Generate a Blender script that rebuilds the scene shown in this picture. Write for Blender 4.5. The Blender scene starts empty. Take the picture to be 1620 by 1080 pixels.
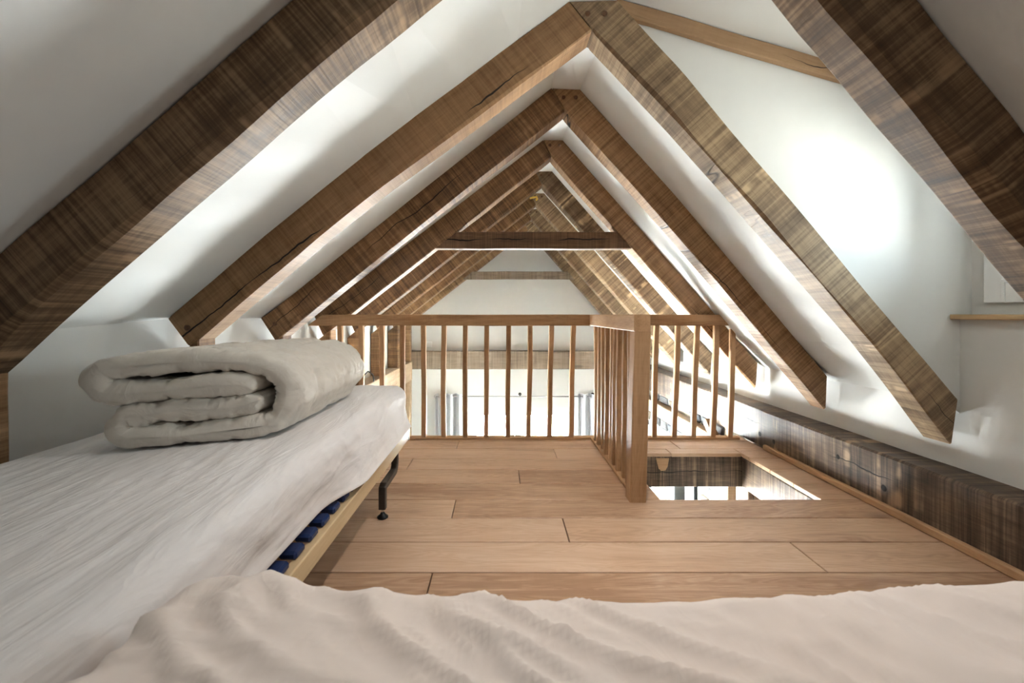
import bpy, bmesh, math, random
from mathutils import Vector, Matrix, noise

random.seed(7)
S = bpy.context.scene
COL = S.collection

# ------------------------------------------------------------------ camera, sky, exposure
F = 680.0; CX = 793.0; CY = 497.0; EYE = 0.9
cam_d = bpy.data.cameras.new('camera'); cam = bpy.data.objects.new('camera', cam_d); COL.objects.link(cam)
cam.location = (0, 0, EYE); cam.rotation_euler = (math.pi / 2, 0, 0)
cam_d.sensor_width = 36; cam_d.lens = F / 1620 * 36
cam_d.shift_x = (810 - CX) / 1620; cam_d.shift_y = -(540 - CY) / 1620
cam_d.clip_start = 0.02; cam_d.clip_end = 200
cam_d.dof.use_dof = True; cam_d.dof.focus_distance = 2.3; cam_d.dof.aperture_fstop = 7.0
S.camera = cam

world = bpy.data.worlds.new('sky'); S.world = world; world.use_nodes = True
bg = world.node_tree.nodes['Background']
bg.inputs['Color'].default_value = (0.78, 0.92, 1.0, 1); bg.inputs['Strength'].default_value = 4.3
sun_d = bpy.data.lights.new('sun', 'SUN'); sun_d.energy = 185.0; sun_d.angle = 0.01; sun_d.color = (1.0, 0.985, 0.97)
sun = bpy.data.objects.new('sun', sun_d); COL.objects.link(sun)
sun.rotation_euler = Vector((0.04, 0.22, -0.97)).to_track_quat('-Z', 'Y').to_euler()

S.view_settings.view_transform = 'Standard'; S.view_settings.look = 'None'
S.view_settings.exposure = 2.9; S.view_settings.gamma = 1.0; S.view_settings.use_curve_mapping = False
S.cycles.use_denoising = True
S.cycles.max_bounces = 7; S.cycles.diffuse_bounces = 4; S.cycles.glossy_bounces = 2
S.cycles.transparent_max_bounces = 12
S.cycles.sample_clamp_indirect = 25.0
S.cycles.use_guiding = True; S.cycles.guiding_training_samples = 16
S.cycles.adaptive_threshold = 0.05

def portal(loc, rot, sx, sy):
    l = bpy.data.lights.new('window_daylight_portal', 'AREA'); l.shape = 'RECTANGLE'; l.size = sx; l.size_y = sy
    l.cycles.is_portal = True
    o = bpy.data.objects.new('window_daylight_portal', l); COL.objects.link(o)
    o.location = loc; o.rotation_euler = rot
R90 = math.pi / 2
LAMP_W = 12.0
portal((0.31, 6.36, -1.36), (-R90, 0, 0), 1.63, 1.86)          # far glazed door (faces into the room)
portal((2.03, 1.45, 1.28), (0, R90, 0), 0.68, 0.52)            # dormer window
portal((-1.57, 3.7, -1.3), (0, -R90, 0), 1.9, 0.7)            # unseen glazed door, added to light the void
portal((2.11, 4.55, -1.1), (0, R90, 0), 1.25, 1.1)             # lower right window

# ------------------------------------------------------------------ geometry constants
XL = -1.38       # left knee wall
XR = 1.92        # right knee wall
YB = -1.70       # wall behind the camera
YF = 6.12        # far gable
ZLOW = -2.35     # lower floor

# ------------------------------------------------------------------ node helpers
def new_mat(name):
    m = bpy.data.materials.new(name); m.use_nodes = True
    nt = m.node_tree; b = nt.nodes['Principled BSDF']
    return m, nt, b

def N(nt, typ, **kw):
    n = nt.nodes.new(typ)
    for k, v in kw.items():
        if k.startswith('_'):
            setattr(n, k[1:], v)
        else:
            n.inputs[k].default_value = v
    return n

def math_n(nt, op, a, b=None, c=None, clamp=False):
    n = nt.nodes.new('ShaderNodeMath'); n.operation = op; n.use_clamp = clamp
    for i, v in enumerate((a, b, c)):
        if v is None: continue
        if isinstance(v, (int, float)): n.inputs[i].default_value = v
        else: nt.links.new(v, n.inputs[i])
    return n.outputs[0]

def ramp(nt, fac, stops):
    r = nt.nodes.new('ShaderNodeValToRGB')
    el = r.color_ramp.elements
    while len(el) < len(stops): el.new(0.5)
    for e, (p, c) in zip(el, stops):
        e.position = p; e.color = (*c, 1) if len(c) == 3 else c
    nt.links.new(fac, r.inputs[0])
    return r.outputs[0]

def mix(nt, fac, a, b, mode='MIX'):
    n = nt.nodes.new('ShaderNodeMix'); n.data_type = 'RGBA'; n.blend_type = mode
    for sock, v in ((n.inputs[0], fac), (n.inputs[6], a), (n.inputs[7], b)):
        if isinstance(v, (int, float)): sock.default_value = v
        elif isinstance(v, tuple): sock.default_value = (*v, 1)
        else: nt.links.new(v, sock)
    return n.outputs[2]

def noise_n(nt, vec, scale3, detail=4, rough=0.55, dist=0.0, scale=1.0):
    mp = N(nt, 'ShaderNodeMapping'); mp.inputs['Scale'].default_value = scale3
    nt.links.new(vec, mp.inputs['Vector'])
    n = N(nt, 'ShaderNodeTexNoise', Scale=scale, Detail=detail, Roughness=rough, Distortion=dist)
    nt.links.new(mp.outputs[0], n.inputs['Vector'])
    return n.outputs['Fac']

def wood(name, dark, mid, light, saw=0.5, streak=0.4, crack=0.0, rough=0.6, fig=0.5, bump=0.4, knots=0.3, streak_f=8.0, varia=0.25, spec=0.35, band=0.0, rings=0.0, gr=0.5):
    """timber: grain runs along local X; saw marks run across it"""
    m, nt, b = new_mat(name)
    tc = N(nt, 'ShaderNodeTexCoord'); oi = N(nt, 'ShaderNodeObjectInfo')
    off = math_n(nt, 'MULTIPLY', oi.outputs['Random'], 37.0)
    cmb = N(nt, 'ShaderNodeCombineXYZ')
    for i in range(3): nt.links.new(off, cmb.inputs[i])
    add = N(nt, 'ShaderNodeVectorMath', _operation='ADD')
    nt.links.new(tc.outputs['Object'], add.inputs[0]); nt.links.new(cmb.outputs[0], add.inputs[1])
    v = add.outputs[0]
    grain = noise_n(nt, v, (2.2, 34, 34), 4, 0.6, 0.4)
    figure = noise_n(nt, v, (1.1, 9, 9), 2, 0.5, 1.6)
    blotch = noise_n(nt, v, (1.6, 3.0, 3.0), 2, 0.5)
    sawn = noise_n(nt, v, (95, 2.2, 2.2), 2, 0.7, 0.0)
    strk = noise_n(nt, v, (streak_f, 0.9, 0.9), 1, 0.5, 0.0)
    fine = noise_n(nt, v, (14, 120, 120), 2, 0.6)
    fac = math_n(nt, 'ADD', math_n(nt, 'MULTIPLY', grain, gr), (0.5 - gr) * 0.5)
    fac = math_n(nt, 'ADD', fac, math_n(nt, 'MULTIPLY', figure, fig * 0.5))
    fac = math_n(nt, 'ADD', fac, math_n(nt, 'MULTIPLY', blotch, 0.4))
    fac = math_n(nt, 'ADD', fac, math_n(nt, 'MULTIPLY', math_n(nt, 'SUBTRACT', sawn, 0.5), saw))
    fac = math_n(nt, 'ADD', fac, math_n(nt, 'MULTIPLY', math_n(nt, 'SUBTRACT', fine, 0.5), 0.25))
    if band > 0:
        bd = noise_n(nt, v, (32, 1.3, 1.3), 1, 0.5)
        fac = math_n(nt, 'ADD', fac, math_n(nt, 'MULTIPLY', math_n(nt, 'SUBTRACT', bd, 0.5), band))
    if rings > 0:
        sn = math_n(nt, 'SINE', math_n(nt, 'MULTIPLY', figure, 85.0))
        fac = math_n(nt, 'ADD', fac, math_n(nt, 'MULTIPLY', sn, rings * 0.5))
    base = 0.45 + fig * 0.25
    fac = math_n(nt, 'ADD', fac, 0.5 - base)
    rvar = math_n(nt, 'MULTIPLY', math_n(nt, 'SUBTRACT', oi.outputs['Random'], 0.5), varia)
    fac = math_n(nt, 'ADD', fac, rvar, clamp=True)
    col = ramp(nt, fac, [(0.22, dark), (0.5, mid), (0.8, light)])
    # sparse pale saw streaks across the beam
    sm = ramp(nt, strk, [(0.60, (0, 0, 0)), (0.66, (1, 1, 1)), (0.70, (1, 1, 1)), (0.73, (0, 0, 0))])
    brk = ramp(nt, noise_n(nt, v, (5, 14, 14), 2, 0.6), [(0.42, (0, 0, 0)), (0.6, (1, 1, 1))])
    smf = math_n(nt, 'MULTIPLY', math_n(nt, 'MULTIPLY', sm, brk), streak)
    col = mix(nt, smf, col, tuple(min(1, c * 1.35) for c in light))
    h = math_n(nt, 'ADD', math_n(nt, 'MULTIPLY', sawn, saw), math_n(nt, 'MULTIPLY', grain, 0.5))
    if knots > 0:
        mp = N(nt, 'ShaderNodeMapping'); mp.inputs['Scale'].default_value = (1.3, 3.4, 3.4)
        nt.links.new(v, mp.inputs['Vector'])
        vo = N(nt, 'ShaderNodeTexVoronoi', Scale=1.0, Randomness=1.0)
        nt.links.new(mp.outputs[0], vo.inputs['Vector'])
        kd = math_n(nt, 'ADD', vo.outputs['Distance'], math_n(nt, 'MULTIPLY', math_n(nt, 'SUBTRACT', grain, 0.5), 0.10))
        km = ramp(nt, kd, [(0.03, (1, 1, 1)), (0.12, (0, 0, 0))])
        col = mix(nt, math_n(nt, 'MULTIPLY', km, knots), col, tuple(c * 0.35 for c in dark))
    if crack > 0:
        sx = N(nt, 'ShaderNodeSeparateXYZ'); nt.links.new(tc.outputs['Object'], sx.inputs[0])
        wob = noise_n(nt, v, (2.4, 0.3, 0.3), 4, 0.6)
        z = math_n(nt, 'ADD', sx.outputs['Z'], math_n(nt, 'MULTIPLY', math_n(nt, 'SUBTRACT', wob, 0.5), 0.10))
        z = math_n(nt, 'ADD', z, math_n(nt, 'MULTIPLY', math_n(nt, 'SUBTRACT', oi.outputs['Random'], 0.5), 0.05))
        wid = math_n(nt, 'MULTIPLY', math_n(nt, 'SUBTRACT', noise_n(nt, v, (1.7, 0.2, 0.2), 2, 0.6), 0.46, clamp=True), 0.024 * crack)
        cm = math_n(nt, 'SUBTRACT', wid, math_n(nt, 'ABSOLUTE', z))
        cm = math_n(nt, 'MULTIPLY', cm, 900.0, clamp=True)
        col = mix(nt, cm, col, tuple(c * 0.12 for c in dark))
        h = math_n(nt, 'SUBTRACT', h, math_n(nt, 'MULTIPLY', cm, 1.5))
    nt.links.new(col, b.inputs['Base Color'])
    rr = math_n(nt, 'ADD', math_n(nt, 'MULTIPLY', grain, 0.2), rough - 0.1)
    nt.links.new(rr, b.inputs['Roughness'])
    b.inputs['Specular IOR Level'].default_value = spec
    bp = N(nt, 'ShaderNodeBump', Strength=bump, Distance=0.004)
    nt.links.new(h, bp.inputs['Height']); nt.links.new(bp.outputs[0], b.inputs['Normal'])
    return m

def plain(name, col, rough=0.6, metal=0.0, nscale=30.0, var=0.04, bump=0.05, spec=0.4):
    m, nt, b = new_mat(name)
    tc = N(nt, 'ShaderNodeTexCoord')
    n = noise_n(nt, tc.outputs['Object'], (nscale,) * 3, 2 if bump < 0.2 else 4, 0.6)
    c = ramp(nt, n, [(0.3, tuple(max(0, x * (1 - var)) for x in col)), (0.7, tuple(min(1, x * (1 + var)) for x in col))])
    nt.links.new(c, b.inputs['Base Color'])
    b.inputs['Roughness'].default_value = rough; b.inputs['Metallic'].default_value = metal
    b.inputs['Specular IOR Level'].default_value = spec
    if bump >= 0.04:
        bp = N(nt, 'ShaderNodeBump', Strength=bump, Distance=0.003)
        nt.links.new(n, bp.inputs['Height']); nt.links.new(bp.outputs[0], b.inputs['Normal'])
    return m

def fabric(name, col, sx=(30, 4, 12), bump=0.5, weave=700, tint=None, dist=0.01, rough=0.85, sheen=0.2, bscale=1.0):
    m, nt, b = new_mat(name)
    tc = N(nt, 'ShaderNodeTexCoord'); v = tc.outputs['Object']
    w1 = noise_n(nt, v, sx, 3, 0.55, 0.9)
    w2 = noise_n(nt, v, tuple(2.7 * a for a in sx), 2, 0.5, 0.0)
    wv = noise_n(nt, v, (weave,) * 3, 2, 0.5)
    big = noise_n(nt, v, (3, 3, 3), 1, 0.5)
    t = tint or tuple(c * 0.93 for c in col)
    c = ramp(nt, big, [(0.35, t), (0.65, col)])
    nt.links.new(c, b.inputs['Base Color'])
    b.inputs['Roughness'].default_value = rough
    b.inputs['Sheen Weight'].default_value = sheen
    b.inputs['Specular IOR Level'].default_value = 0.2
    ridge = math_n(nt, 'ABSOLUTE', math_n(nt, 'SUBTRACT', w1, 0.5))
    h = math_n(nt, 'ADD', math_n(nt, 'MULTIPLY', ridge, -1.6), math_n(nt, 'MULTIPLY', w2, 0.35))
    h = math_n(nt, 'ADD', h, math_n(nt, 'MULTIPLY', wv, 0.012))
    bp = N(nt, 'ShaderNodeBump', Strength=bump, Distance=dist)
    nt.links.new(h, bp.inputs['Height']); nt.links.new(bp.outputs[0], b.inputs['Normal'])
    return m

def glass_mat(name):
    m, nt, b = new_mat(name)
    nt.nodes.remove(b)
    out = nt.nodes['Material Output']
    tr = N(nt, 'ShaderNodeBsdfTransparent'); tr.inputs[0].default_value = (0.96, 0.98, 0.98, 1)
    gl = N(nt, 'ShaderNodeBsdfGlossy'); gl.inputs['Roughness'].default_value = 0.02
    fr = N(nt, 'ShaderNodeFresnel', IOR=1.45)
    mx = N(nt, 'ShaderNodeMixShader')
    nt.links.new(fr.outputs[0], mx.inputs[0]); nt.links.new(tr.outputs[0], mx.inputs[1]); nt.links.new(gl.outputs[0], mx.inputs[2])
    nt.links.new(mx.outputs[0], out.inputs['Surface'])
    return m

M = {}
M['rafter'] = wood('brown_oak_rafter', (0.082, 0.041, 0.019), (0.226, 0.122, 0.056), (0.424, 0.253, 0.128), saw=0.75, streak=0.35, crack=0.6, rough=0.62, knots=0.35, band=0.35, gr=0.35)
M['rafter_near_shade'] = wood('shade_darkened_sawn_rafter', (0.040, 0.021, 0.009), (0.135, 0.078, 0.038), (0.34, 0.215, 0.118), saw=0.8, streak=0.7, crack=0.5, rough=0.62, knots=0.0, streak_f=19.0, varia=0.1, band=0.35, gr=0.35)  # rough-sawn stock; shade on the nearest pair is put into its darker colour
M['rafter_sawn'] = wood('sawn_oak_rafter', (0.103, 0.064, 0.034), (0.239, 0.158, 0.092), (0.451, 0.319, 0.188), saw=0.7, streak=0.9, crack=0.35, rough=0.62, knots=0.2, streak_f=14.0, band=0.6, gr=0.3)
M['rafter_crack'] = wood('split_oak_rafter', (0.089, 0.044, 0.020), (0.233, 0.125, 0.056), (0.397, 0.229, 0.111), saw=0.5, streak=0.2, crack=1.6, rough=0.62, knots=0.4, band=0.2, gr=0.4)
M['plate'] = wood('weathered_oak_plate', (0.030, 0.020, 0.014), (0.115, 0.078, 0.053), (0.32, 0.215, 0.135), saw=0.8, streak=0.75, crack=0.9, rough=0.6, knots=0.5, streak_f=17.0, varia=0.1, band=0.45, gr=0.35)
M['plate_pale'] = wood('pale_oak_plate', (0.20, 0.125, 0.072), (0.36, 0.245, 0.150), (0.52, 0.38, 0.26), saw=0.4, streak=0.4, crack=0.4, rough=0.6, knots=0.5)
M['tie'] = wood('grey_brown_oak_tie', (0.115, 0.080, 0.055), (0.255, 0.190, 0.135), (0.40, 0.315, 0.235), saw=0.6, streak=0.4, crack=0.4, rough=0.6, knots=0.5, band=0.4)
M['collar'] = wood('dark_oak_collar', (0.039, 0.020, 0.010), (0.116, 0.061, 0.031), (0.220, 0.127, 0.068), saw=0.6, streak=0.4, crack=1.5, rough=0.6, knots=0.3, band=0.3)
M['rail'] = wood('golden_oak_rail', (0.250, 0.130, 0.060), (0.440, 0.262, 0.138), (0.580, 0.372, 0.215), saw=0.12, streak=0.1, crack=0.0, rough=0.62, knots=0.45, bump=0.2, rings=0.06, spec=0.2)
M['floor'] = wood('oak_floor_plank', (0.381, 0.221, 0.131), (0.577, 0.376, 0.242), (0.680, 0.484, 0.341), saw=0.05, streak=0.0, crack=0.0, rough=0.42, knots=0.6, bump=0.12, fig=0.9, varia=0.34, spec=0.5, rings=0.12)
M['dormer_beam'] = wood('honey_oak_purlin', (0.20, 0.105, 0.052), (0.34, 0.205, 0.110), (0.45, 0.29, 0.165), saw=0.15, streak=0.1, crack=0.7, rough=0.6, knots=0.3)
M['pine'] = wood('pale_pine', (0.48, 0.32, 0.165), (0.63, 0.46, 0.265), (0.72, 0.56, 0.35), saw=0.05, streak=0.0, rough=0.5, knots=0.3, bump=0.1, varia=0.05)
M['sill'] = wood('knotty_pine_sill', (0.42, 0.26, 0.13), (0.58, 0.41, 0.23), (0.68, 0.52, 0.33), saw=0.05, streak=0.0, rough=0.5, knots=0.9, bump=0.1)
M['plaster'] = plain('white_plaster', (0.74, 0.735, 0.71), 0.75, nscale=9, var=0.012, bump=0.03)
M['paint'] = plain('white_painted_wood', (0.82, 0.83, 0.83), 0.4, nscale=40, var=0.01, bump=0.02)
M['mortar'] = plain('cream_mortar', (0.72, 0.68, 0.60), 0.9, nscale=25, var=0.15, bump=0.6)
M['tile'] = plain('pale_floor_tile', (0.70, 0.70, 0.69), 0.45, nscale=4, var=0.08, bump=0.05)
M['ground'] = plain('pale_gravel', (0.49, 0.51, 0.52), 0.9, nscale=3, var=0.15, bump=0.3)
M['dark_ground'] = plain('dark_bounce_ground', (0.135, 0.138, 0.130), 0.95, nscale=6, var=0.3, bump=0.3)
M['metal'] = plain('dark_bronze_metal', (0.085, 0.075, 0.068), 0.38, 0.7, 60, 0.05, 0.03)
M['chrome'] = plain('brushed_steel', (0.62, 0.62, 0.63), 0.25, 1.0, 80, 0.03, 0.02)
M['rubber'] = plain('black_rubber', (0.012, 0.012, 0.013), 0.35, 0, 50, 0.1, 0.05)
M['blue'] = plain('navy_plastic', (0.012, 0.030, 0.105), 0.32, 0, 40, 0.1, 0.05)
M['yellow'] = plain('yellow_brass', (0.80, 0.52, 0.10), 0.35, 0.3, 40, 0.05, 0.03)
M['peg'] = plain('brown_oak_peg', (0.13, 0.062, 0.030), 0.6, 0, 60, 0.3, 0.2)
M['stone_a'] = plain('grey_schist', (0.12, 0.118, 0.118), 0.85, 0, 18, 0.45, 0.8)
M['stone_b'] = plain('brown_sandstone', (0.22, 0.18, 0.135), 0.85, 0, 18, 0.4, 0.8)
M['stone_c'] = plain('dark_slate', (0.055, 0.058, 0.066), 0.8, 0, 18, 0.45, 0.8)
M['dark'] = plain('dark_hole', (0.012, 0.008, 0.005), 0.8, 0, 60, 0.2, 0.2)
M['glass'] = glass_mat('window_glass')
M['sheet'] = fabric('white_cotton_sheet', (0.83, 0.795, 0.78), sx=(22, 3.2, 10), bump=0.38, dist=0.012, tint=(0.81, 0.765, 0.74))
M['sheet_peach'] = fabric('cream_cotton_sheet', (0.92, 0.815, 0.745), sx=(9, 5, 8), bump=0.16, dist=0.02, tint=(0.91, 0.785, 0.70))
M['duvet'] = fabric('ecru_duvet_cover', (0.725, 0.675, 0.600), sx=(12, 8, 12), bump=0.45, dist=0.01, tint=(0.70, 0.645, 0.565), rough=0.6)
M['curtain'] = fabric('grey_curtain_cloth', (0.56, 0.56, 0.58), sx=(10, 10, 1.5), bump=0.15)

# ------------------------------------------------------------------ mesh helpers
MW = {}          # world matrix of every object, by name
def put(o, m, parent=None):
    MW[o.name] = m.copy()
    if parent is not None:
        o.parent = parent; m = MW[parent.name].inverted() @ m
    o.matrix_basis = m

def copy_of(src, name, m, parent=None):
    o = bpy.data.objects.new(name, src.data); COL.objects.link(o); put(o, m, parent); return o

def link(name, verts, faces, mat, parent=None, M4=None, smooth=False):
    me = bpy.data.meshes.new(name)
    if M4 is None and parent is not None: M4 = MW[parent.name]
    if M4 is None: M4 = Matrix()
    inv = M4.inverted(); verts = [inv @ Vector(v) for v in verts]
    me.from_pydata([tuple(v) for v in verts], [], faces); me.update()
    bm = bmesh.new(); bm.from_mesh(me); bmesh.ops.recalc_face_normals(bm, faces=bm.faces); bm.to_mesh(me); bm.free()
    me.materials.append(mat)
    if smooth:
        for p in me.polygons: p.use_smooth = True
    o = bpy.data.objects.new(name, me); COL.objects.link(o)
    put(o, M4, parent)
    return o

def tag(o, label=None, cat=None, group=None, kind=None):
    if label: o['label'] = label
    if cat: o['category'] = cat
    if group: o['group'] = group
    if kind: o['kind'] = kind
    return o

def empty(name, loc, rz=0.0):
    o = bpy.data.objects.new(name, None); COL.objects.link(o); o.empty_display_size = 0.05
    put(o, Matrix.Translation(loc) @ Matrix.Rotation(rz, 4, 'Z'))
    return o

BOXF = [(0, 1, 3, 2), (4, 6, 7, 5), (0, 4, 5, 1), (2, 3, 7, 6), (0, 2, 6, 4), (1, 5, 7, 3)]
class MB:
    def __init__(s): s.v = []; s.f = []
    def box(s, x0, x1, y0, y1, z0, z1):
        b = len(s.v)
        s.v += [(x, y, z) for x in (x0, x1) for y in (y0, y1) for z in (z0, z1)]
        s.f += [tuple(b + i for i in f) for f in BOXF]; return s
    def bbox(s, x0, x1, y0, y1, z0, z1, c=0.003):
        """box with chamfered edges"""
        b = len(s.v); P = {}
        for ix, x in enumerate((x0, x1)):
            for iy, y in enumerate((y0, y1)):
                for iz, z in enumerate((z0, z1)):
                    sx, sy, sz = (1, -1)[ix], (1, -1)[iy], (1, -1)[iz]
                    for ax in range(3):
                        P[(ix, iy, iz, ax)] = len(s.v)
                        s.v.append((x + (0 if ax == 0 else sx * c), y + (0 if ax == 1 else sy * c), z + (0 if ax == 2 else sz * c)))
        for ix in (0, 1):
            s.f.append(tuple(P[(ix, a, d, 0)] for a, d in ((0, 0), (1, 0), (1, 1), (0, 1))))
            s.f.append(tuple(P[(a, ix, d, 1)] for a, d in ((0, 0), (1, 0), (1, 1), (0, 1))))
            s.f.append(tuple(P[(a, d, ix, 2)] for a, d in ((0, 0), (1, 0), (1, 1), (0, 1))))
        for a in (0, 1):
            for d in (0, 1):
                s.f.append((P[(a, d, 0, 0)], P[(a, d, 1, 0)], P[(a, d, 1, 1)], P[(a, d, 0, 1)]))
                s.f.append((P[(a, 0, d, 0)], P[(a, 1, d, 0)], P[(a, 1, d, 2)], P[(a, 0, d, 2)]))
                s.f.append((P[(0, a, d, 1)], P[(1, a, d, 1)], P[(1, a, d, 2)], P[(0, a, d, 2)]))
        for ix in (0, 1):
            for iy in (0, 1):
                for iz in (0, 1):
                    s.f.append(tuple(P[(ix, iy, iz, k)] for k in range(3)))
        return s
    def rings(s, rings, cap=True, close=True):
        b = len(s.v); n = len(rings[0])
        for r in rings: s.v += [tuple(p) for p in r]
        for i in range(len(rings) - 1):
            for j in range(n if close else n - 1):
                k = (j + 1) % n
                s.f.append((b + i * n + j, b + i * n + k, b + (i + 1) * n + k, b + (i + 1) * n + j))
        if cap:
            s.f.append(tuple(b + j for j in range(n))[::-1])
            s.f.append(tuple(b + (len(rings) - 1) * n + j for j in range(n)))
        return s
    def tube(s, pts, r, n=10, square=False, up=Vector((0, 0, 1))):
        pts = [Vector(p) for p in pts]; rs = []
        rad = r if isinstance(r, (list, tuple)) else [r] * len(pts)
        prev = None
        for i, p in enumerate(pts):
            d = (pts[min(i + 1, len(pts) - 1)] - pts[max(i - 1, 0)]).normalized()
            a = prev if prev is not None else (Vector((1, 0, 0)) if abs(d.x) < 0.9 else Vector((0, 1, 0)))
            a = (a - d * a.dot(d)).normalized(); prev = a; c = d.cross(a)
            if square:
                rs.append([p + (a * u + c * w) * rad[i] for u, w in ((1, .8), (.8, 1), (-.8, 1), (-1, .8), (-1, -.8), (-.8, -1), (.8, -1), (1, -.8))])
            else:
                rs.append([p + (a * math.cos(t) + c * math.sin(t)) * rad[i] for t in [2 * math.pi * k / n for k in range(n)]])
        return s.rings(rs)
    def lathe(s, c, prof, n=20, axis='z'):
        rs = []
        for r, h in prof:
            rg = []
            for k in range(n):
                t = 2 * math.pi * k / n; a, b_ = r * math.cos(t), r * math.sin(t)
                if axis == 'z': q = (c[0] + a, c[1] + b_, c[2] + h)
                elif axis == 'y': q = (c[0] + a, c[1] + h, c[2] + b_)
                else: q = (c[0] + h, c[1] + a, c[2] + b_)
                rg.append(q)
            rs.append(rg)
        return s.rings(rs)
    def build(s, name, mat, parent=None, M4=None, smooth=False):
        return link(name, s.v, s.f, mat, parent, M4, smooth)

def frame(o, xdir, up=(0, 0, 1)):
    x = Vector(xdir).normalized(); z = Vector(up); z = (z - x * z.dot(x)).normalized(); y = z.cross(x)
    m = Matrix((x, y, z)).transposed().to_4x4(); m.translation = Vector(o); return m

def loft_beam(name, rings, mat, parent=None, chamfer=0.006, wob=0.003, freq=3.0, up=(0, 0, 1), seed=0.0, wane=0.0):
    """rings: list of four corner points; gives a hewn timber with chamfered arrises, local X along its length"""
    out = []
    for i, q in enumerate(rings):
        q = [Vector(p) for p in q]; rg = []
        for k in range(4):
            p, a, b_ = q[k], q[k - 1], q[(k + 1) % 4]
            nz = noise.noise(p * 4.0 + Vector((seed * 3.1 + k * 7, seed, k)))
            c = chamfer * (1.0 + 0.7 * nz)
            if wane and k == 3:
                c += wane * max(0.0, noise.noise(p * 2.2 + Vector((seed, seed * 2, 5.5))) + 0.25)
            c = max(0.0015, min(c, 0.45 * (a - p).length, 0.45 * (b_ - p).length))
            if 0 < i < len(rings) - 1 or wob:
                w = noise.noise_vector(p * freq + Vector((seed, 0, seed * 1.7))) * wob
                if i in (0, len(rings) - 1): w *= 0.3
            else: w = Vector()
            rg.append(p + (a - p).normalized() * c + w); rg.append(p + (b_ - p).normalized() * c + w)
        out.append(rg)
    c0 = sum((Vector(p) for p in rings[0]), Vector()) / 4; c1 = sum((Vector(p) for p in rings[-1]), Vector()) / 4
    m = frame(c0, c1 - c0, up)
    return MB().rings(out).build(name, mat, parent, m)

def box_beam(name, p0, p1, w, h, mat, parent=None, n=14, up=(0, 0, 1), **kw):
    p0, p1 = Vector(p0), Vector(p1); d = (p1 - p0).normalized()
    z = Vector(up); z = (z - d * z.dot(d)).normalized(); y = z.cross(d)
    rs = []
    for i in range(n + 1):
        c = p0.lerp(p1, i / n)
        rs.append([c + y * w / 2 + z * h / 2, c - y * w / 2 + z * h / 2, c - y * w / 2 - z * h / 2, c + y * w / 2 - z * h / 2])
    return loft_beam(name, rs, mat, parent, up=up, **kw)

def poly(pts, t):
    """point at fraction t along a polyline of (x, z), by x-z length"""
    L = [0.0]
    for a, b_ in zip(pts, pts[1:]): L.append(L[-1] + math.hypot(b_[0] - a[0], b_[1] - a[1]))
    s = t * L[-1]
    for i in range(len(pts) - 1):
        if s <= L[i + 1] + 1e-9:
            u = (s - L[i]) / (L[i + 1] - L[i]); return (pts[i][0] + u * (pts[i + 1][0] - pts[i][0]), pts[i][1] + u * (pts[i + 1][1] - pts[i][1]))
    return pts[-1]

# ------------------------------------------------------------------ roof frames (x, z of each rafter's arrises)
def px(x, y, d): return ((x - CX) * d / F, EYE - (y - CY) * d / F)
DEP = [0.98, 1.767, 2.45, 3.14, 3.82, 4.51, 5.19, 5.88]
TH = 0.12
fr = []
for i, d in enumerate(DEP):
    g = dict(d=d, LT=[(0.305, 2.175), (XL + 0.01, 0.90)], LB=[(0.366, 2.048), (-1.30, 0.742)],
             RT=[(0.45, 2.175), (1.872, 0.55)], RB=[(0.366, 2.048), (1.858, 0.36)])
    fr.append(g)
fr[0].update(LT=[(0.30, 2.30), (-0.487, 1.616), (-1.143, 1.047), (XL + 0.01, 0.84)], LB=[(0.37, 2.10), (-0.365, 1.523), (-1.143, 0.85), (-1.27, 0.735)],
             RT=[(0.443, 2.28), (0.961, 1.616), (1.192, 1.321), (1.875, 0.45)], RB=[(0.37, 2.10), (0.7465, 1.616), (1.118, 1.184), (1.86, 0.30)])
d = DEP[1]
fr[1].update(LT=[px(900, 2, d), px(600, 224, d), px(400, 385, d), (XL + 0.01, 0.885)], LB=[px(937, 48, d), px(600, 299, d), px(496, 381, d), px(300, 548, d)],
             RT=[px(977, 0, d), px(1080, 113, d), px(1250, 315, d), px(1440, 540, d), px(1515, 630, d)], RB=[px(937, 48, d), px(1080, 199, d), px(1380, 540, d), px(1505, 703, d)])
d = DEP[2]
fr[2].update(LT=[px(872, 138, d), px(540, 402, d), px(425, 496, d), (XL + 0.01, 0.88)], LB=[px(894, 175, d), px(595, 410, d), px(437, 540, d)],
             RT=[px(917, 140, d), px(1080, 321, d), px(1308, 594, d)], RB=[px(894, 175, d), px(1080, 381, d), px(1306, 648, d)])
ORD = ['nearest the camera', 'second from the camera', 'third from the camera', 'fourth from the camera, above the railing', 'fifth from the camera, first beyond the railing', 'sixth from the camera, beyond the railing', 'seventh from the camera, beyond the railing', 'farthest from the camera, against the gable wall']

def roof_line(i):
    g = fr[i]
    return g['LT'], g['RT']

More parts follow.
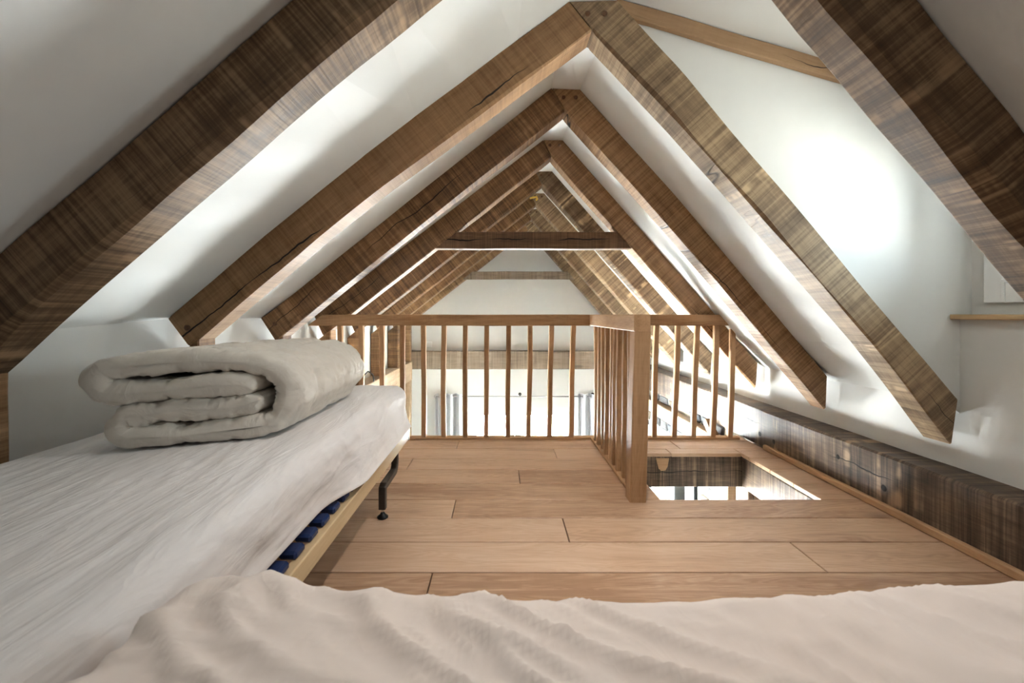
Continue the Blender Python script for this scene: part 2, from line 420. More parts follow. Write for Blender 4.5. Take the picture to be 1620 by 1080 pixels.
# ------------------------------------------------------------------ ceiling (lofted between the rafters)
NS = 8
def lineL(i): return [poly(fr[i]['LT'], k / NS) for k in range(NS + 1)]
def lineR(i): return [poly(fr[i]['RT'], k / NS) for k in range(NS + 1)]
def section(i, y):
    L = lineL(i)[::-1]; L[0] = (XL - 0.02, L[0][1] - 0.012)
    R = lineR(i); zt = R[-1]; R[-1] = (XR + 0.02, zt[1] - 0.05)
    return [(x, y, z - 0.006) for x, z in L + R]
mb = MB()
ys = [(0, YB - 0.05)] + [(i, DEP[i] + 0.06) for i in range(8)] + [(7, YF + 0.05)]
secs = [section(i, y) for i, y in ys]
n = len(secs[0])
DI = 1       # bay between the first and second rafter holds the dormer on the right slope
for s_ in range(len(secs) - 1):
    a, b_ = secs[s_], secs[s_ + 1]; base = len(mb.v)
    mb.v += a + b_ + [(x, y, z + 0.09) for x, y, z in a + b_]
    for j in range(n - 1):
        if s_ == DI and j >= NS + 1: continue
        mb.f.append((base + j, base + j + 1, base + n + j + 1, base + n + j))
        mb.f.append((base + 2 * n + j, base + 2 * n + j + 1, base + 3 * n + j + 1, base + 3 * n + j))
ceil = mb.build('ceiling', M['plaster']); tag(ceil, 'white plaster sloping ceiling between the rafters', kind='structure')

# dormer: shed ceiling, cheeks, window wall
YC0, YC1 = DEP[0] + 0.075, 1.80
XW = 1.97
def shed(x): return 2.215 - 0.295 * (x - 0.45)
mb = MB()
base = len(mb.v)
for y in (YC0, YC1 + 0.02):
    for x in (0.44, 2.1):
        mb.v += [(x, y, shed(x)), (x, y, shed(x) + 0.09)]
mb.f += [(0, 2, 6, 4), (1, 3, 7, 5), (0, 1, 5, 4), (2, 3, 7, 6)]
tag(mb.build('ceiling_dormer', M['plaster']), 'white dormer ceiling sloping gently to the window', kind='structure')
def cheek(name, y0, y1, i, lab):
    R = lineR(i)
    mb = MB()
    lo = [(x, z - 0.03) for x, z in R if x < XR] + [(XR + 0.2, R[-1][1] - 0.25)]
    for y in (y0, y1):
        for x, z in lo: mb.v.append((x, y, z))
        for x, z in lo: mb.v.append((x, y, max(shed(x) + 0.02, z + 0.005)))
    k = len(lo)
    for j in range(k - 1):
        mb.f.append((j, j + 1, k + j + 1, k + j)); mb.f.append((2 * k + j, 2 * k + j + 1, 3 * k + j + 1, 3 * k + j))
        mb.f.append((j, j + 1, 2 * k + j + 1, 2 * k + j))
    tag(mb.build(name, M['plaster']), lab, kind='structure')
cheek('wall_dormer_far', YC1, YC1 + 0.07, 1, 'white dormer side wall beyond the second rafter')
cheek('wall_dormer_near', YC0 - 0.05, YC0, 0, 'white dormer side wall behind the first rafter')

# ------------------------------------------------------------------ walls
WY0, WY1, WZ0, WZ1 = 1.19, 1.715, 0.945, 1.62     # dormer window opening
mb = MB()
mb.box(XR, XR + 0.22, YB, YC0 - 0.03, 0.22, 0.60)
mb.box(XR, XR + 0.22, YC1 + 0.03, YF, 0.22, 0.60)
mb.box(XR, XR + 0.22, YC0 - 0.03, YC1 + 0.03, 0.22, 0.88)
mb.box(XW, XR + 0.22, YC0 - 0.03, WY0, 0.88, 1.80)
mb.box(XW, XR + 0.22, WY1, YC1 + 0.03, 0.88, 1.80)
mb.box(XW, XR + 0.22, WY0, WY1, 0.88, WZ0)
mb.box(XW, XR + 0.22, WY0, WY1, WZ1, 1.80)
tag(mb.build('wall_right', M['plaster']), 'white plaster knee wall above the right timber plate', kind='structure')

RWX = 1.82
RY0, RY1, RZ0, RZ1 = 3.98, 5.1, -1.72, -0.47       # lower right window opening
mb = MB()
mb.box(RWX, 2.15, YB, RY0, ZLOW, 0.22)
mb.box(RWX, 2.15, RY1, YF, ZLOW, 0.22)
mb.box(RWX, 2.15, RY0, RY1, ZLOW, RZ0)
mb.box(RWX, 2.15, RY0, RY1, RZ1, 0.22)
wall_stone = mb.build('wall_right_lower', M['mortar']); tag(wall_stone, 'rubble stone wall with pale mortar below the right plate', kind='structure')

mb = MB()
LY0, LY1, LZ1 = 3.35, 4.05, -0.30                     # unseen opening added to the lower left wall for daylight
mb.box(XL - 0.2, XL, YB, LY0, ZLOW, 0.94); mb.box(XL - 0.2, XL, LY1, YF, ZLOW, 0.94); mb.box(XL - 0.2, XL, LY0, LY1, LZ1, 0.94)
tag(mb.build('wall_left', M['plaster']), 'white plaster knee wall behind the bed', kind='structure')
mb = MB(); mb.box(XL - 0.2, XR + 0.25, YB - 0.15, YB, ZLOW, 2.5)
tag(mb.build('wall_back', M['collar']), 'dark timber end wall behind the camera', kind='structure')
GX0, GX1, GZ1 = -0.505, 1.125, -0.43
mb = MB()
mb.box(XL - 0.2, GX0, YF, YF + 0.3, ZLOW, 2.5)
mb.box(GX1, XR + 0.25, YF, YF + 0.3, ZLOW, 2.5)
mb.box(GX0, GX1, YF, YF + 0.3, GZ1, 2.5)
tag(mb.build('wall_far', M['plaster']), 'white gable wall at the far end of the room', kind='structure')
mb = MB(); mb.box(XL - 0.2, XR + 0.25, YB - 0.15, YF + 0.3, ZLOW - 0.1, ZLOW)
tag(mb.build('floor_lower', M['tile']), 'pale tiled floor of the room below', kind='structure')
mb = MB(); mb.box(2.3, 40, -20, 40, ZLOW - 0.35, ZLOW - 0.19)  # dark ground added to weaken light bounced into the dormer
tag(mb.build('dark_ground', M['dark_ground']), 'dark ground added outside the right wall to cut bounced light', kind='structure')
mb = MB(); mb.box(-40, 2.3, -20, 60, ZLOW - 0.35, ZLOW - 0.2); mb.box(2.3, 40, 40, 60, ZLOW - 0.35, ZLOW - 0.2)
tag(mb.build('ground', M['ground']), 'pale gravel ground outside the windows', kind='structure')

# ------------------------------------------------------------------ loft floor with planks
HX0, HX1, HY0, HY1 = 0.775, 1.555, 2.09, 2.78     # stair opening
FE = 3.20                                          # free edge of the loft
PF = 1.762                                         # front of right plate
mb = MB()
for (x0, x1, y0, y1) in ((XL, HX0 - 0.1, YB, FE - 0.12), (HX1 + 0.09, RWX, YB, FE - 0.12), (HX0 - 0.1, HX1 + 0.09, YB, HY0 - 0.105), (HX0 - 0.1, HX1 + 0.09, HY1 + 0.12, FE - 0.12)):
    mb.box(x0, x1, y0, y1, -0.205, -0.0225)
floor = tag(mb.build('floor', M['collar']), 'oak plank floor of the sleeping loft', kind='structure')
bounds = [-1.70, -1.5, -1.3, -1.1, -0.9, -0.7, -0.5, -0.3, -0.1, 0.1, 0.3, 0.5, 0.70, 0.90, 1.10, 1.30, 1.50, 1.70, 1.90, 2.09, 2.29, 2.49, 2.69, 2.88, 3.06, 3.20]
joints = {1.30: [-0.24], 1.50: [1.14], 1.70: [0.27], 1.90: [-0.22], 2.09: [-0.9], 2.29: [0.1], 2.49: [-0.55], 2.69: [0.35, 1.1], 2.88: [-0.3, 1.2], 3.06: [0.6], 1.10: [0.5]}
pk = random.Random(3)
for y0, y1 in zip(bounds, bounds[1:]):
    xs = [XL + 0.005] + sorted(joints.get(y0, [pk.uniform(-0.8, 1.2)])) + [PF - 0.002]
    segs = []
    for a, b_ in zip(xs, xs[1:]):
        if y1 <= HY0 + 0.001 or y0 >= HY1 or b_ <= HX0 or a >= HX1:
            segs.append((a, b_, y0, y1)); continue
        if a < HX0: segs.append((a, HX0, y0, y1))
        if b_ > HX1: segs.append((HX1, b_, y0, y1))
        if y1 > HY1: segs.append((max(a, HX0), min(b_, HX1), HY1, y1))
    for (a, b_, c0, c1) in segs:
        if b_ - a < 0.02: continue
        g = 0.0022
        MB().bbox(a + g, b_ - g, c0 + g, c1 - g, -0.0225, pk.uniform(-0.0010, 0.0004), 0.002).build('plank', M['floor'], floor, Matrix.Translation((a, c0, 0)))

# ------------------------------------------------------------------ rafters
K = 30
def side_word(s): return 'left' if s == 'L' else 'right'
for i, g in enumerate(fr):
    y0, y1 = g['d'], g['d'] + TH
    for s in 'LR':
        T, B = g[s + 'T'], g[s + 'B']
        rings = []
        if s == 'R':
            fl = g['LT'][0]; ib = B[0]
            for u in (0.0, 0.5):
                t = (fl[0] + 0.004 + u * (T[0][0] - fl[0]), fl[1] + u * (T[0][1] - fl[1])); bb = (ib[0] + 0.004 + 0.004 * u, ib[1] - 0.004 * u)
                rings.append([(t[0], y0, t[1]), (t[0], y1, t[1]), (bb[0], y1, bb[1]), (bb[0], y0, bb[1])])
        for k in range(K + 1):
            t, bb = poly(T, k / K), poly(B, k / K)
            if s == 'R' and k == 0: bb = (bb[0] + 0.012, bb[1] - 0.012)
            dx = -0.001 if s == 'L' else 0.0
            rings.append([(t[0] + dx, y0, t[1]), (t[0] + dx, y1, t[1]), (bb[0] + dx, y1, bb[1]), (bb[0] + dx, y0, bb[1])])
        mat = M['rafter']
        if (i, s) in ((1, 'R'), (0, 'R'), (4, 'R'), (5, 'R'), (6, 'R'), (7, 'R')): mat = M['rafter_sawn'] if i else M['rafter']
        if i == 0: mat = M['rafter_near_shade']
        if (i, s) == (1, 'L'): mat = M['rafter_crack']
        o = loft_beam('rafter', rings, mat, chamfer=0.012 if i == 0 else 0.005, wob=0.004, seed=i * 2.3 + (s == 'R') * 11, wane=0.03 if i == 0 else 0.012)
        tag(o, 'brown sawn oak rafter on the %s slope, %s' % (side_word(s), ORD[i]), 'rafter', 'oak rafters of the roof')
        if s == 'R' and i > 0:
            for qx in (0.355, 0.425): MB().lathe((qx, y0 - 0.004, 2.135), [(0.006, -0.003), (0.011, 0.0), (0.011, 0.02)], 10, 'y').build('peg', M['peg'], o)
        if s == 'L' and i > 0:
            MB().lathe((-1.29, y0 - 0.004, 0.845), [(0.006, -0.003), (0.012, 0.0), (0.012, 0.02)], 10, 'y').build('peg', M['peg'], o)

# ashlar posts under the left rafter feet, standing on the left plate
def lower_z(i, x):
    B = fr[i]['LB']
    for (x1, z1), (x0, z0) in zip(B, B[1:]):
        if x >= x0: return z0 + (z1 - z0) * (x - x0) / (x1 - x0)
    (x1, z1), (x0, z0) = B[-2], B[-1]
    return z0 + (z1 - z0) * (x - x0) / (x1 - x0)
for i, g in enumerate(fr):
    xa, xb = XL + 0.008, -1.25
    za, zb = g['LB'][-1][1] - 0.045, lower_z(i, xb) + 0.004
    za = lower_z(i, xa) + 0.004
    rs = []
    for k in range(11):
        u = k / 10
        z0 = 0.252
        rs.append([(xa, g['d'] + 0.004, z0 + u * (za - z0)), (xa, g['d'] + TH - 0.004, z0 + u * (za - z0)), (xb, g['d'] + TH - 0.004, z0 + u * (zb - z0)), (xb, g['d'] + 0.004, z0 + u * (zb - z0))])
    o = loft_beam('ashlar_post', rs, M['rafter'], chamfer=0.006, wob=0.003, up=(0, 1, 0), seed=40 + i)
    tag(o, 'short upright oak post under the left rafter %s' % ORD[i], 'post', 'short posts under the left rafters')

# wall plates
o = box_beam('wall_plate', (1.846, YB + 0.005, 0.128), (1.846, YF - 0.005, 0.128), 0.168, 0.252, M['plate'], n=60, chamfer=0.008, wob=0.004, wane=0.0, seed=3)
tag(o, 'long dark weathered oak beam along the floor at the foot of the right wall', 'beam')
for (yy, zz, r) in ((2.93, 0.085, 0.018), (2.78, 0.075, 0.016), (2.25, 0.155, 0.014), (1.98, 0.10, 0.016), (4.3, 0.12, 0.018)):
    MB().lathe((1.7655, yy, zz), [(r * 0.5, -0.006), (r, -0.003), (r, 0.02)], 12, 'x').build('peg', M['dark'], o)
o = box_beam('wall_plate', (-1.3035, YB + 0.005, 0.125), (-1.3035, 5.94, 0.125), 0.145, 0.25, M['plate_pale'], n=50, chamfer=0.006, wob=0.003, seed=8)
tag(o, 'pale oak beam along the left wall carrying the short posts', 'beam')

# collar ties
def collar(i, z0, z1, mat, lab, over=0.0):
    d_ = DEP[i]
    B, R_ = fr[i]['LB'], fr[i]['RB']
    def xl(z):
        (x1, a), (x0, b_) = B[0], B[-1]; return x0 + (x1 - x0) * (z - b_) / (a - b_)
    def xr(z):
        (x1, a), (x0, b_) = R_[0], R_[-1]; return x0 + (x1 - x0) * (z - b_) / (a - b_)
    rs = []
    for k in range(21):
        u = k / 20
        xt = xl(z1) - over + u * (xr(z1) - xl(z1) + 2 * over); xb = xl(z0) - over + u * (xr(z0) - xl(z0) + 2 * over)
        ya, yb = d_ + 0.01, d_ + 0.09
        if over: ya, yb = d_ - 0.06, d_ + 0.001
        rs.append([(xt, ya, z1), (xt, yb, z1), (xb, yb, z0), (xb, ya, z0)])
    tag(loft_beam('collar_tie', rs, mat, chamfer=0.005, wob=0.004, seed=60 + i), lab, 'beam', 'horizontal collar beams between rafters')
collar(3, 1.382, 1.505, M['collar'], 'dark cracked oak collar beam across the fourth pair of rafters')
collar(7, 1.375, 1.48, M['tie'], 'grey oak collar beam across the farthest pair of rafters', over=0.03)

# tie beam along the gable
o = box_beam('tie_beam', (-1.37, 6.045, 0.262), (1.755, 6.045, 0.262), 0.14, 0.25, M['tie'], n=30, chamfer=0.006, wob=0.004, seed=17)
tag(o, 'weathered oak tie beam across the far gable wall', 'beam')
o = box_beam('post', (-1.29, 5.88, ZLOW), (-1.29, 5.88, -0.002), 0.11, 0.11, M['plate_pale'], n=14, up=(0, 1, 0), seed=19)
tag(o, 'pale oak post under the end of the left wall beam', 'post')

# dormer purlin on the far cheek
rs = []
for k in range(21):
    u = k / 20; x = 0.47 + u * (1.93 - 0.47)
    zb = 2.132 - 0.292 * (x - 0.491); zt = min(shed(x) + 0.004, zb + 0.068)
    rs.append([(x, 1.771, zt), (x, 1.799, zt), (x, 1.799, zb), (x, 1.771, zb)])
o = loft_beam('dormer_rafter', rs, M['dormer_beam'], chamfer=0.004, wob=0.004, seed=71)
tag(o, 'slim honey oak timber along the top of the dormer side wall', 'beam')

# dormer window and sill
o = box_beam('window_sill', (1.922, YC0 + 0.004, 0.889), (1.922, YC1 - 0.004, 0.889), 0.094, 0.021, M['sill'], n=6, chamfer=0.003, wob=0.0005)
tag(o, 'knotty pine board forming the sill under the dormer window', 'sill')
w = empty('window_1', (1.98, (WY0 + WY1) / 2, WZ0)); tag(w, 'white framed dormer window on the right', kind='structure')
def frame_ring(name, parent, mat, ax, c0, c1, a0, a1, z0, z1, t):
    """rectangular frame lying in the plane normal to axis ax (x or y), c0..c1 its depth"""
    mb = MB()
    for (p0, p1, q0, q1) in ((a0, a0 + t, z0, z1), (a1 - t, a1, z0, z1), (a0 + t, a1 - t, z0, z0 + t), (a0 + t, a1 - t, z1 - t, z1)):
        if ax == 'x': mb.bbox(c0, c1, p0, p1, q0, q1, 0.003)
        else: mb.bbox(p0, p1, c0, c1, q0, q1, 0.003)
    return mb.build(name, mat, parent)
frame_ring('outer_frame', w, M['paint'], 'x', 1.945, 2.02, WY0 - 0.02, WY1 + 0.02, WZ0, WZ1 + 0.02, 0.075)
frame_ring('sash', w, M['paint'], 'x', 1.955, 2.01, WY0 + 0.057, WY1 - 0.057, WZ0 + 0.077, WZ1 - 0.057, 0.055)
MB().box(1.98, 1.986, WY0 + 0.105, WY1 - 0.105, WZ0 + 0.125, WZ1 - 0.105).build('pane', M['glass'], w)
hg = MB(); hg.lathe((1.945, WY1 - 0.06, WZ0 + 0.09), [(0.006, 0), (0.008, 0.004), (0.008, 0.05), (0.006, 0.054)], 10); hg.bbox(1.94, 1.95, WY1 - 0.10, WY1 - 0.045, WZ0 + 0.08, WZ0 + 0.092, 0.002)
hg.build('hinge', M['paint'], w, smooth=False)

# ------------------------------------------------------------------ stair opening
far_b = box_beam('trimmer_beam', (HX0 - 0.1, HY1 + 0.06, -0.12), (RWX - 0.005, HY1 + 0.06, -0.12), 0.118, 0.194, M['plate'], n=20, chamfer=0.005, wob=0.002, seed=23)
tag(far_b, 'dark sawn oak beam at the far side of the stair opening', 'beam', 'beams round the stair opening')
mb = MB(); yb_ = HY1 - 0.002
pr = [(1.0, -0.03), (1.085, -0.03), (1.075, -0.085), (1.062, -0.108), (1.035, -0.112), (1.018, -0.098)]
mb.rings([[(x, yb_, z) for x, z in pr], [(x, yb_ + 0.02, z) for x, z in pr]])
tag(mb.build('dovetail', M['rail'], far_b), 'pale dovetail joint end')
o = box_beam('trimmer_beam', (HX1 + 0.045, YB + 0.3, -0.12), (HX1 + 0.045, HY1 - 0.005, -0.12), 0.088, 0.194, M['plate'], n=20, chamfer=0.005, wob=0.002, seed=27)
tag(o, 'dark sawn oak beam at the right side of the stair opening', 'beam', 'beams round the stair opening')
o = box_beam('trimmer_beam', (HX0 - 0.05, HY0 - 0.055, -0.12), (HX1 - 0.005, HY0 - 0.055, -0.12), 0.1, 0.194, M['plate'], n=12, chamfer=0.005, wob=0.002, seed=29)
tag(o, 'dark sawn oak beam at the near side of the stair opening', 'beam', 'beams round the stair opening')
o = box_beam('trimmer_beam', (HX0 - 0.05, HY0 + 0.005, -0.12), (HX0 - 0.05, HY1 - 0.005, -0.12), 0.096, 0.194, M['plate'], n=12, chamfer=0.005, wob=0.002, seed=31)
tag(o, 'dark sawn oak beam at the left side of the stair opening', 'beam', 'beams round the stair opening')
o = box_beam('edge_beam', (XL + 0.16, FE - 0.06, -0.12), (RWX - 0.1, FE - 0.06, -0.12), 0.118, 0.194, M['plate_pale'], n=20, chamfer=0.005, wob=0.002, seed=33)
tag(o, 'oak beam under the free edge of the loft floor', 'beam')
MB().bbox(1.737, 1.762, YB + 0.01, 2.86, 0.0, 0.036, 0.006).build('trim_1', M['rail'], None, frame((1.75, YB, 0.018), (0, 1, 0)))
tag(bpy.data.objects['trim_1'], 'golden oak strip between the floor and the right beam', kind='structure')

# ------------------------------------------------------------------ balustrade
bal = empty('balustrade', (0.2, 3.1, 0.0)); tag(bal, 'golden oak balustrade with slender balusters round the loft edge', 'balustrade')
RY_0, RY_1 = 3.075, 3.132; RD = 3.085
def hrail(x00, x01, x10, x11, z0=0.818, z1=0.898):
    rs = []
    for k in range(25):
        u = k / 24; xt = x00 + u * (x01 - x00); xb = x10 + u * (x11 - x10)
        rs.append([(xt, RY_0, z1), (xt, RY_1, z1), (xb, RY_1, z0), (xb, RY_0, z0)])
    return loft_beam('handrail', rs, M['rail'], bal, chamfer=0.004, wob=0.0015, seed=5)
def X(p, d_=RD): return (p - CX) * d_ / F
hrail(X(511), 0.632, X(487), 0.632)
hrail(0.712, X(1138), 0.712, X(1156))
box_beam('handrail', (0.672, 2.05, 0.858), (0.672, RY_1, 0.858), 0.078, 0.08, M['rail'], bal, n=14, chamfer=0.004, wob=0.0015, seed=6)
box_beam('base_rail', (X(600), RY_0 + 0.03, 0.009), (0.640, RY_0 + 0.03, 0.009), 0.05, 0.017, M['rail'], bal, n=12, chamfer=0.003, wob=0.001)
box_beam('base_rail', (0.706, RY_0 + 0.03, 0.009), (X(1170), RY_0 + 0.03, 0.009), 0.05, 0.017, M['rail'], bal, n=12, chamfer=0.003, wob=0.001)
box_beam('base_rail', (0.672, 2.13, 0.009), (0.672, 3.125, 0.009), 0.064, 0.017, M['rail'], bal, n=12, chamfer=0.003, wob=0.001)
nr = random.Random(5)
def baluster(xt, yt, xb, yb, z1=0.824, w=0.034):
    rs = []; h = w / 2; sd = nr.uniform(0, 90)
    bow = nr.uniform(-0.005, 0.005)
    for k in range(9):
        u = k / 8; b_ = bow * math.sin(math.pi * u)
        x = xb + u * (xt - xb) + b_; y = yb + u * (yt - yb); z = 0.015 + u * (z1 - 0.015)
        rs.append([(x - h, y - h, z), (x - h, y + h, z), (x + h, y + h, z), (x + h, y - h, z)])
    loft_beam('baluster', rs, M['rail'], bal, chamfer=0.003, wob=0.003, freq=4, up=(0, 1, 0), seed=sd)
yc = (RY_0 + RY_1) / 2
for t, b_ in ((536.6, 536), (570, 570), (603, 603), (636, 636), (669, 670), (702, 702), (736, 736), (770, 769), (805, 803.5), (839, 836), (873, 869.5), (908, 904)):
    baluster(X(t), yc, X(b_), yc)
for t, b_ in ((1040, 1036), (1074, 1067.5), (1105, 1098), (1135, 1129)):
    baluster(X(t), yc, X(b_), yc)
baluster(X(1161), yc, X(1156), yc, z1=0.80)
for k in range(9):
    y = 2.235 + k * 0.0975
    baluster(0.672 + nr.uniform(-0.006, 0.006), y + nr.uniform(-0.01, 0.01), 0.668 + nr.uniform(-0.006, 0.006), y + nr.uniform(-0.008, 0.008), w=0.029)
rs = []
for k in range(15):
    u = k / 14; x0 = 0.614 + 0.024 * u; z = 0.001 + u * 0.817; x1 = x0 + 0.078
    rs.append([(x0, 2.052, z), (x0, 2.13, z), (x1, 2.13, z), (x1, 2.052, z)])
loft_beam('newel_post', rs, M['rail'], bal, chamfer=0.004, wob=0.003, up=(0, 1, 0), seed=9)

# ------------------------------------------------------------------ beds
def slat_base(name, x0, x1, y0, y1, lab, along='y', nslat=24):
    """slatted bed base; built with its length along local y then turned when along == 'x'"""
    L = (y1 - y0) if along == 'y' else (x1 - x0); W = (x1 - x0) if along == 'y' else (y1 - y0)
    root = empty(name, ((x0 + x1) / 2, (y0 + y1) / 2, 0), 0.0 if along == 'y' else R90); tag(root, lab, 'bed base', 'slatted bed bases')
    T = MW[root.name]
    zb, zt = 0.261, 0.315
    def P(name, mb, mat, parent=root, smooth=False, origin=None, xd=None):
        v = [T @ Vector(p) for p in mb.v]; m2 = MB(); m2.v = v; m2.f = mb.f
        M4 = None
        if origin is not None: M4 = T @ frame(origin, xd)
        return m2.build(name, mat, parent, M4, smooth)
    hw, hl = W / 2, L / 2
    for s in (-1, 1):
        xx = s * (hw - 0.014)
        P('side_rail', MB().bbox(xx - 0.014, xx + 0.014, -hl, hl, zb, zt, 0.003), M['pine'], origin=(xx, -hl, zb), xd=(0, 1, 0))
        P('end_rail', MB().bbox(-hw + 0.03, hw - 0.03, s * (hl - 0.014) - 0.014, s * (hl - 0.014) + 0.014, zb, zt, 0.003), M['pine'])
        for e in (-1, 1):
            P('corner_bracket', MB().bbox(xx - 0.0155, xx + 0.0155, e * hl - 0.012 * (e > 0) - 0.002, e * hl + 0.012 * (e < 0) + 0.002, zb - 0.002, zt + 0.012, 0.002), M['metal'])
            # cranked leg
            yu, yl = e * (hl - 0.08), e * (hl - 0.30)
            xo = s * (hw - 0.052); r = 0.04
            zz = 0.137
            path = [(xo, yu, zt - 0.03)] + [(xo, yu, zz + r + 0.03)]
            for q in range(7):
                a = q / 6 * math.pi / 2
                path.append((xo, yu - e * (r - r * math.cos(a)), zz + r - r * math.sin(a)))
            path += [(xo, yl + e * 0.012, zz), (xo, yl + e * 0.0, zz - 0.004), (xo, yl, zz - 0.02), (xo, yl, 0.042)]
            leg = P('leg', MB().tube(path, 0.015, square=True), M['metal'])
            P('bracket_plate', MB().bbox(s * (hw - 0.034) - 0.004, s * (hw - 0.034) + 0.004, yu - 0.06, yu + 0.04, zb - 0.004, zt - 0.004, 0.002), M['metal'], leg)
            P('stem', MB().lathe((xo, yl, 0.018), [(0.006, 0), (0.006, 0.03)], 10), M['chrome'], leg, True)
            P('foot', MB().lathe((xo, yl, 0.0), [(0.02, 0.0), (0.024, 0.003), (0.024, 0.008), (0.012, 0.018), (0.008, 0.026)], 20), M['rubber'], leg, True)
    sl0 = None; cap0 = None
    for k in range(nslat):
        y = -hl + 0.06 + k * (L - 0.12) / (nslat - 1)
        if sl0 is None:
            mb = MB(); rs = []
            for q in range(9):
                u = q / 8 * 2 - 1; zz = zt + 0.004 + 0.008 * (1 - u * u)
                xx = u * (hw - 0.035)
                rs.append([(xx, y - 0.019, zz + 0.004), (xx, y + 0.019, zz + 0.004), (xx, y + 0.019, zz - 0.004), (xx, y - 0.019, zz - 0.004)])
            mb.rings(rs)
            sl0 = P('slat', mb, M['pine'], origin=(0, y, zt), xd=(1, 0, 0)); y_first = y
        else:
            copy_of(sl0, 'slat', T @ frame((0, y, zt), (1, 0, 0)), root)
        for s in (-1, 1):
            if cap0 is None:
                mb = MB().bbox(-0.022, 0.022, -0.025, 0.025, 0.0, 0.021, 0.006)
                cap0 = link('slat_holder', mb.v, mb.f, M['blue']); cap0.parent = root
                put(cap0, T @ frame((s * (hw - 0.036), y, zt), (1, 0, 0)), root)
            else:
                copy_of(cap0, 'slat_holder', T @ frame((s * (hw - 0.036), y, zt), (1, 0, 0)), root)
    return root
B1 = (-1.245, -0.472, 0.20, 2.20)
slat_base('slatted_bed_base', *B1, 'pine slatted bed base with navy slat holders under the left mattress', 'y', 25)
B2 = (-0.43, 1.50, -0.25, 0.575)
slat_base('slatted_bed_base', *B2, 'pine slatted bed base under the foreground mattress', 'x', 25)

def soft_box(name, lo, hi, r, n3, mat, disp, label, cat, group=None):
    lo, hi = Vector(lo), Vector(hi); bm = bmesh.new()
    def grid(o, u, v, nu, nv):
        vs = [[bm.verts.new(o + u * (i / nu) + v * (j / nv)) for j in range(nv + 1)] for i in range(nu + 1)]
        for i in range(nu):
            for j in range(nv): bm.faces.new((vs[i][j], vs[i + 1][j], vs[i + 1][j + 1], vs[i][j + 1]))
    s = hi - lo; ex, ey, ez = Vector((s.x, 0, 0)), Vector((0, s.y, 0)), Vector((0, 0, s.z)); nx, ny, nz = n3
    grid(lo, ex, ey, nx, ny); grid(lo + ez, ex, ey, nx, ny)
    grid(lo, ex, ez, nx, nz); grid(lo + ey, ex, ez, nx, nz)
    grid(lo, ey, ez, ny, nz); grid(lo + ex, ey, ez, ny, nz)
    bmesh.ops.remove_doubles(bm, verts=bm.verts, dist=1e-5)
    R = Vector((r, r, r))
    for v in bm.verts:
        p = v.co; c = Vector([min(max(p[k], lo[k] + r), hi[k] - r) for k in range(3)])
        d_ = p - c
        nrm = d_.normalized() if d_.length > 1e-9 else Vector((0, 0, 1))
        v.co = c + nrm * r
        v.co = v.co + disp(v.co.copy(), nrm)
    bmesh.ops.recalc_face_normals(bm, faces=bm.faces)
    me = bpy.data.meshes.new(name); org = Vector(((lo.x + hi.x) / 2, (lo.y + hi.y) / 2, lo.z))
    for v in bm.verts: v.co -= org
    bm.to_mesh(me); bm.free()
    for p in me.polygons: p.use_smooth = True
    me.materials.append(mat); o = bpy.data.objects.new(name, me); COL.objects.link(o); put(o, Matrix.Translation(org))
    tag(o, label, cat, group); return o

def ridged(p, q=0.0):
    return 1.0 - abs(noise.noise(p)) * 2.0
def disp1(p, n_):
    a = 0.20
    u = p.x * math.cos(a) + p.y * math.sin(a); v = -p.x * math.sin(a) + p.y * math.cos(a)
    up = max(0.0, n_.z)
    w = noise.noise(Vector((u * 16, v * 1.6, 2.0))) * 0.0045 + max(0.0, ridged(Vector((u * 20, v * 2.6, 7.0))) - 0.60) * 0.0110
    w *= 0.35 + 0.65 * (noise.noise(Vector((p.x * 4, p.y * 2.5, 4.0))) * 0.5 + 0.5)
    big = noise.noise(Vector((p.x * 2.2, p.y * 1.4, 9.0))) * 0.006
    side = noise.noise(Vector((p.y * 5, p.z * 12 + p.y * 8, 1.5))) * 0.005 * (1 - abs(n_.z)) + max(0.0, ridged(Vector((p.y * 4 + p.z * 9, p.z * 14 - p.y * 6, 2.5))) - 0.65) * 0.012 * (1 - abs(n_.z))
    # the sides belly out a little, the bottom stays flat
    belly = (1 - abs(n_.z)) * 0.006
    k = 1.0 if n_.z > -0.2 else 0.0
    t = min(1.0, max(0.0, (p.y - 1.18) / 0.30)); t = t * t * (3 - 2 * t)
    low = min(1.0, max(0.0, (0.46 - p.z) / 0.10)) if n_.x > 0.05 and p.x > -0.62 else 0.0
    sq = max(0.0, -n_.z) * 0.045 if n_.x > 0.05 else 0.0
    return n_ * ((w + big) * up + (side + belly) * k) + Vector((-0.032 + 0.050 * t, 0, -0.030 * t * max(0.0, n_.x))) * low + Vector((sq, 0, 0))
m1 = soft_box('mattress', (-1.243, 0.20, 0.346), (-0.488, 2.195, 0.540), 0.045, (80, 220, 20), M['sheet'], disp1,
         'mattress with a creased white fitted sheet on the left bed carrying the duvet', 'mattress', 'sheeted mattresses')
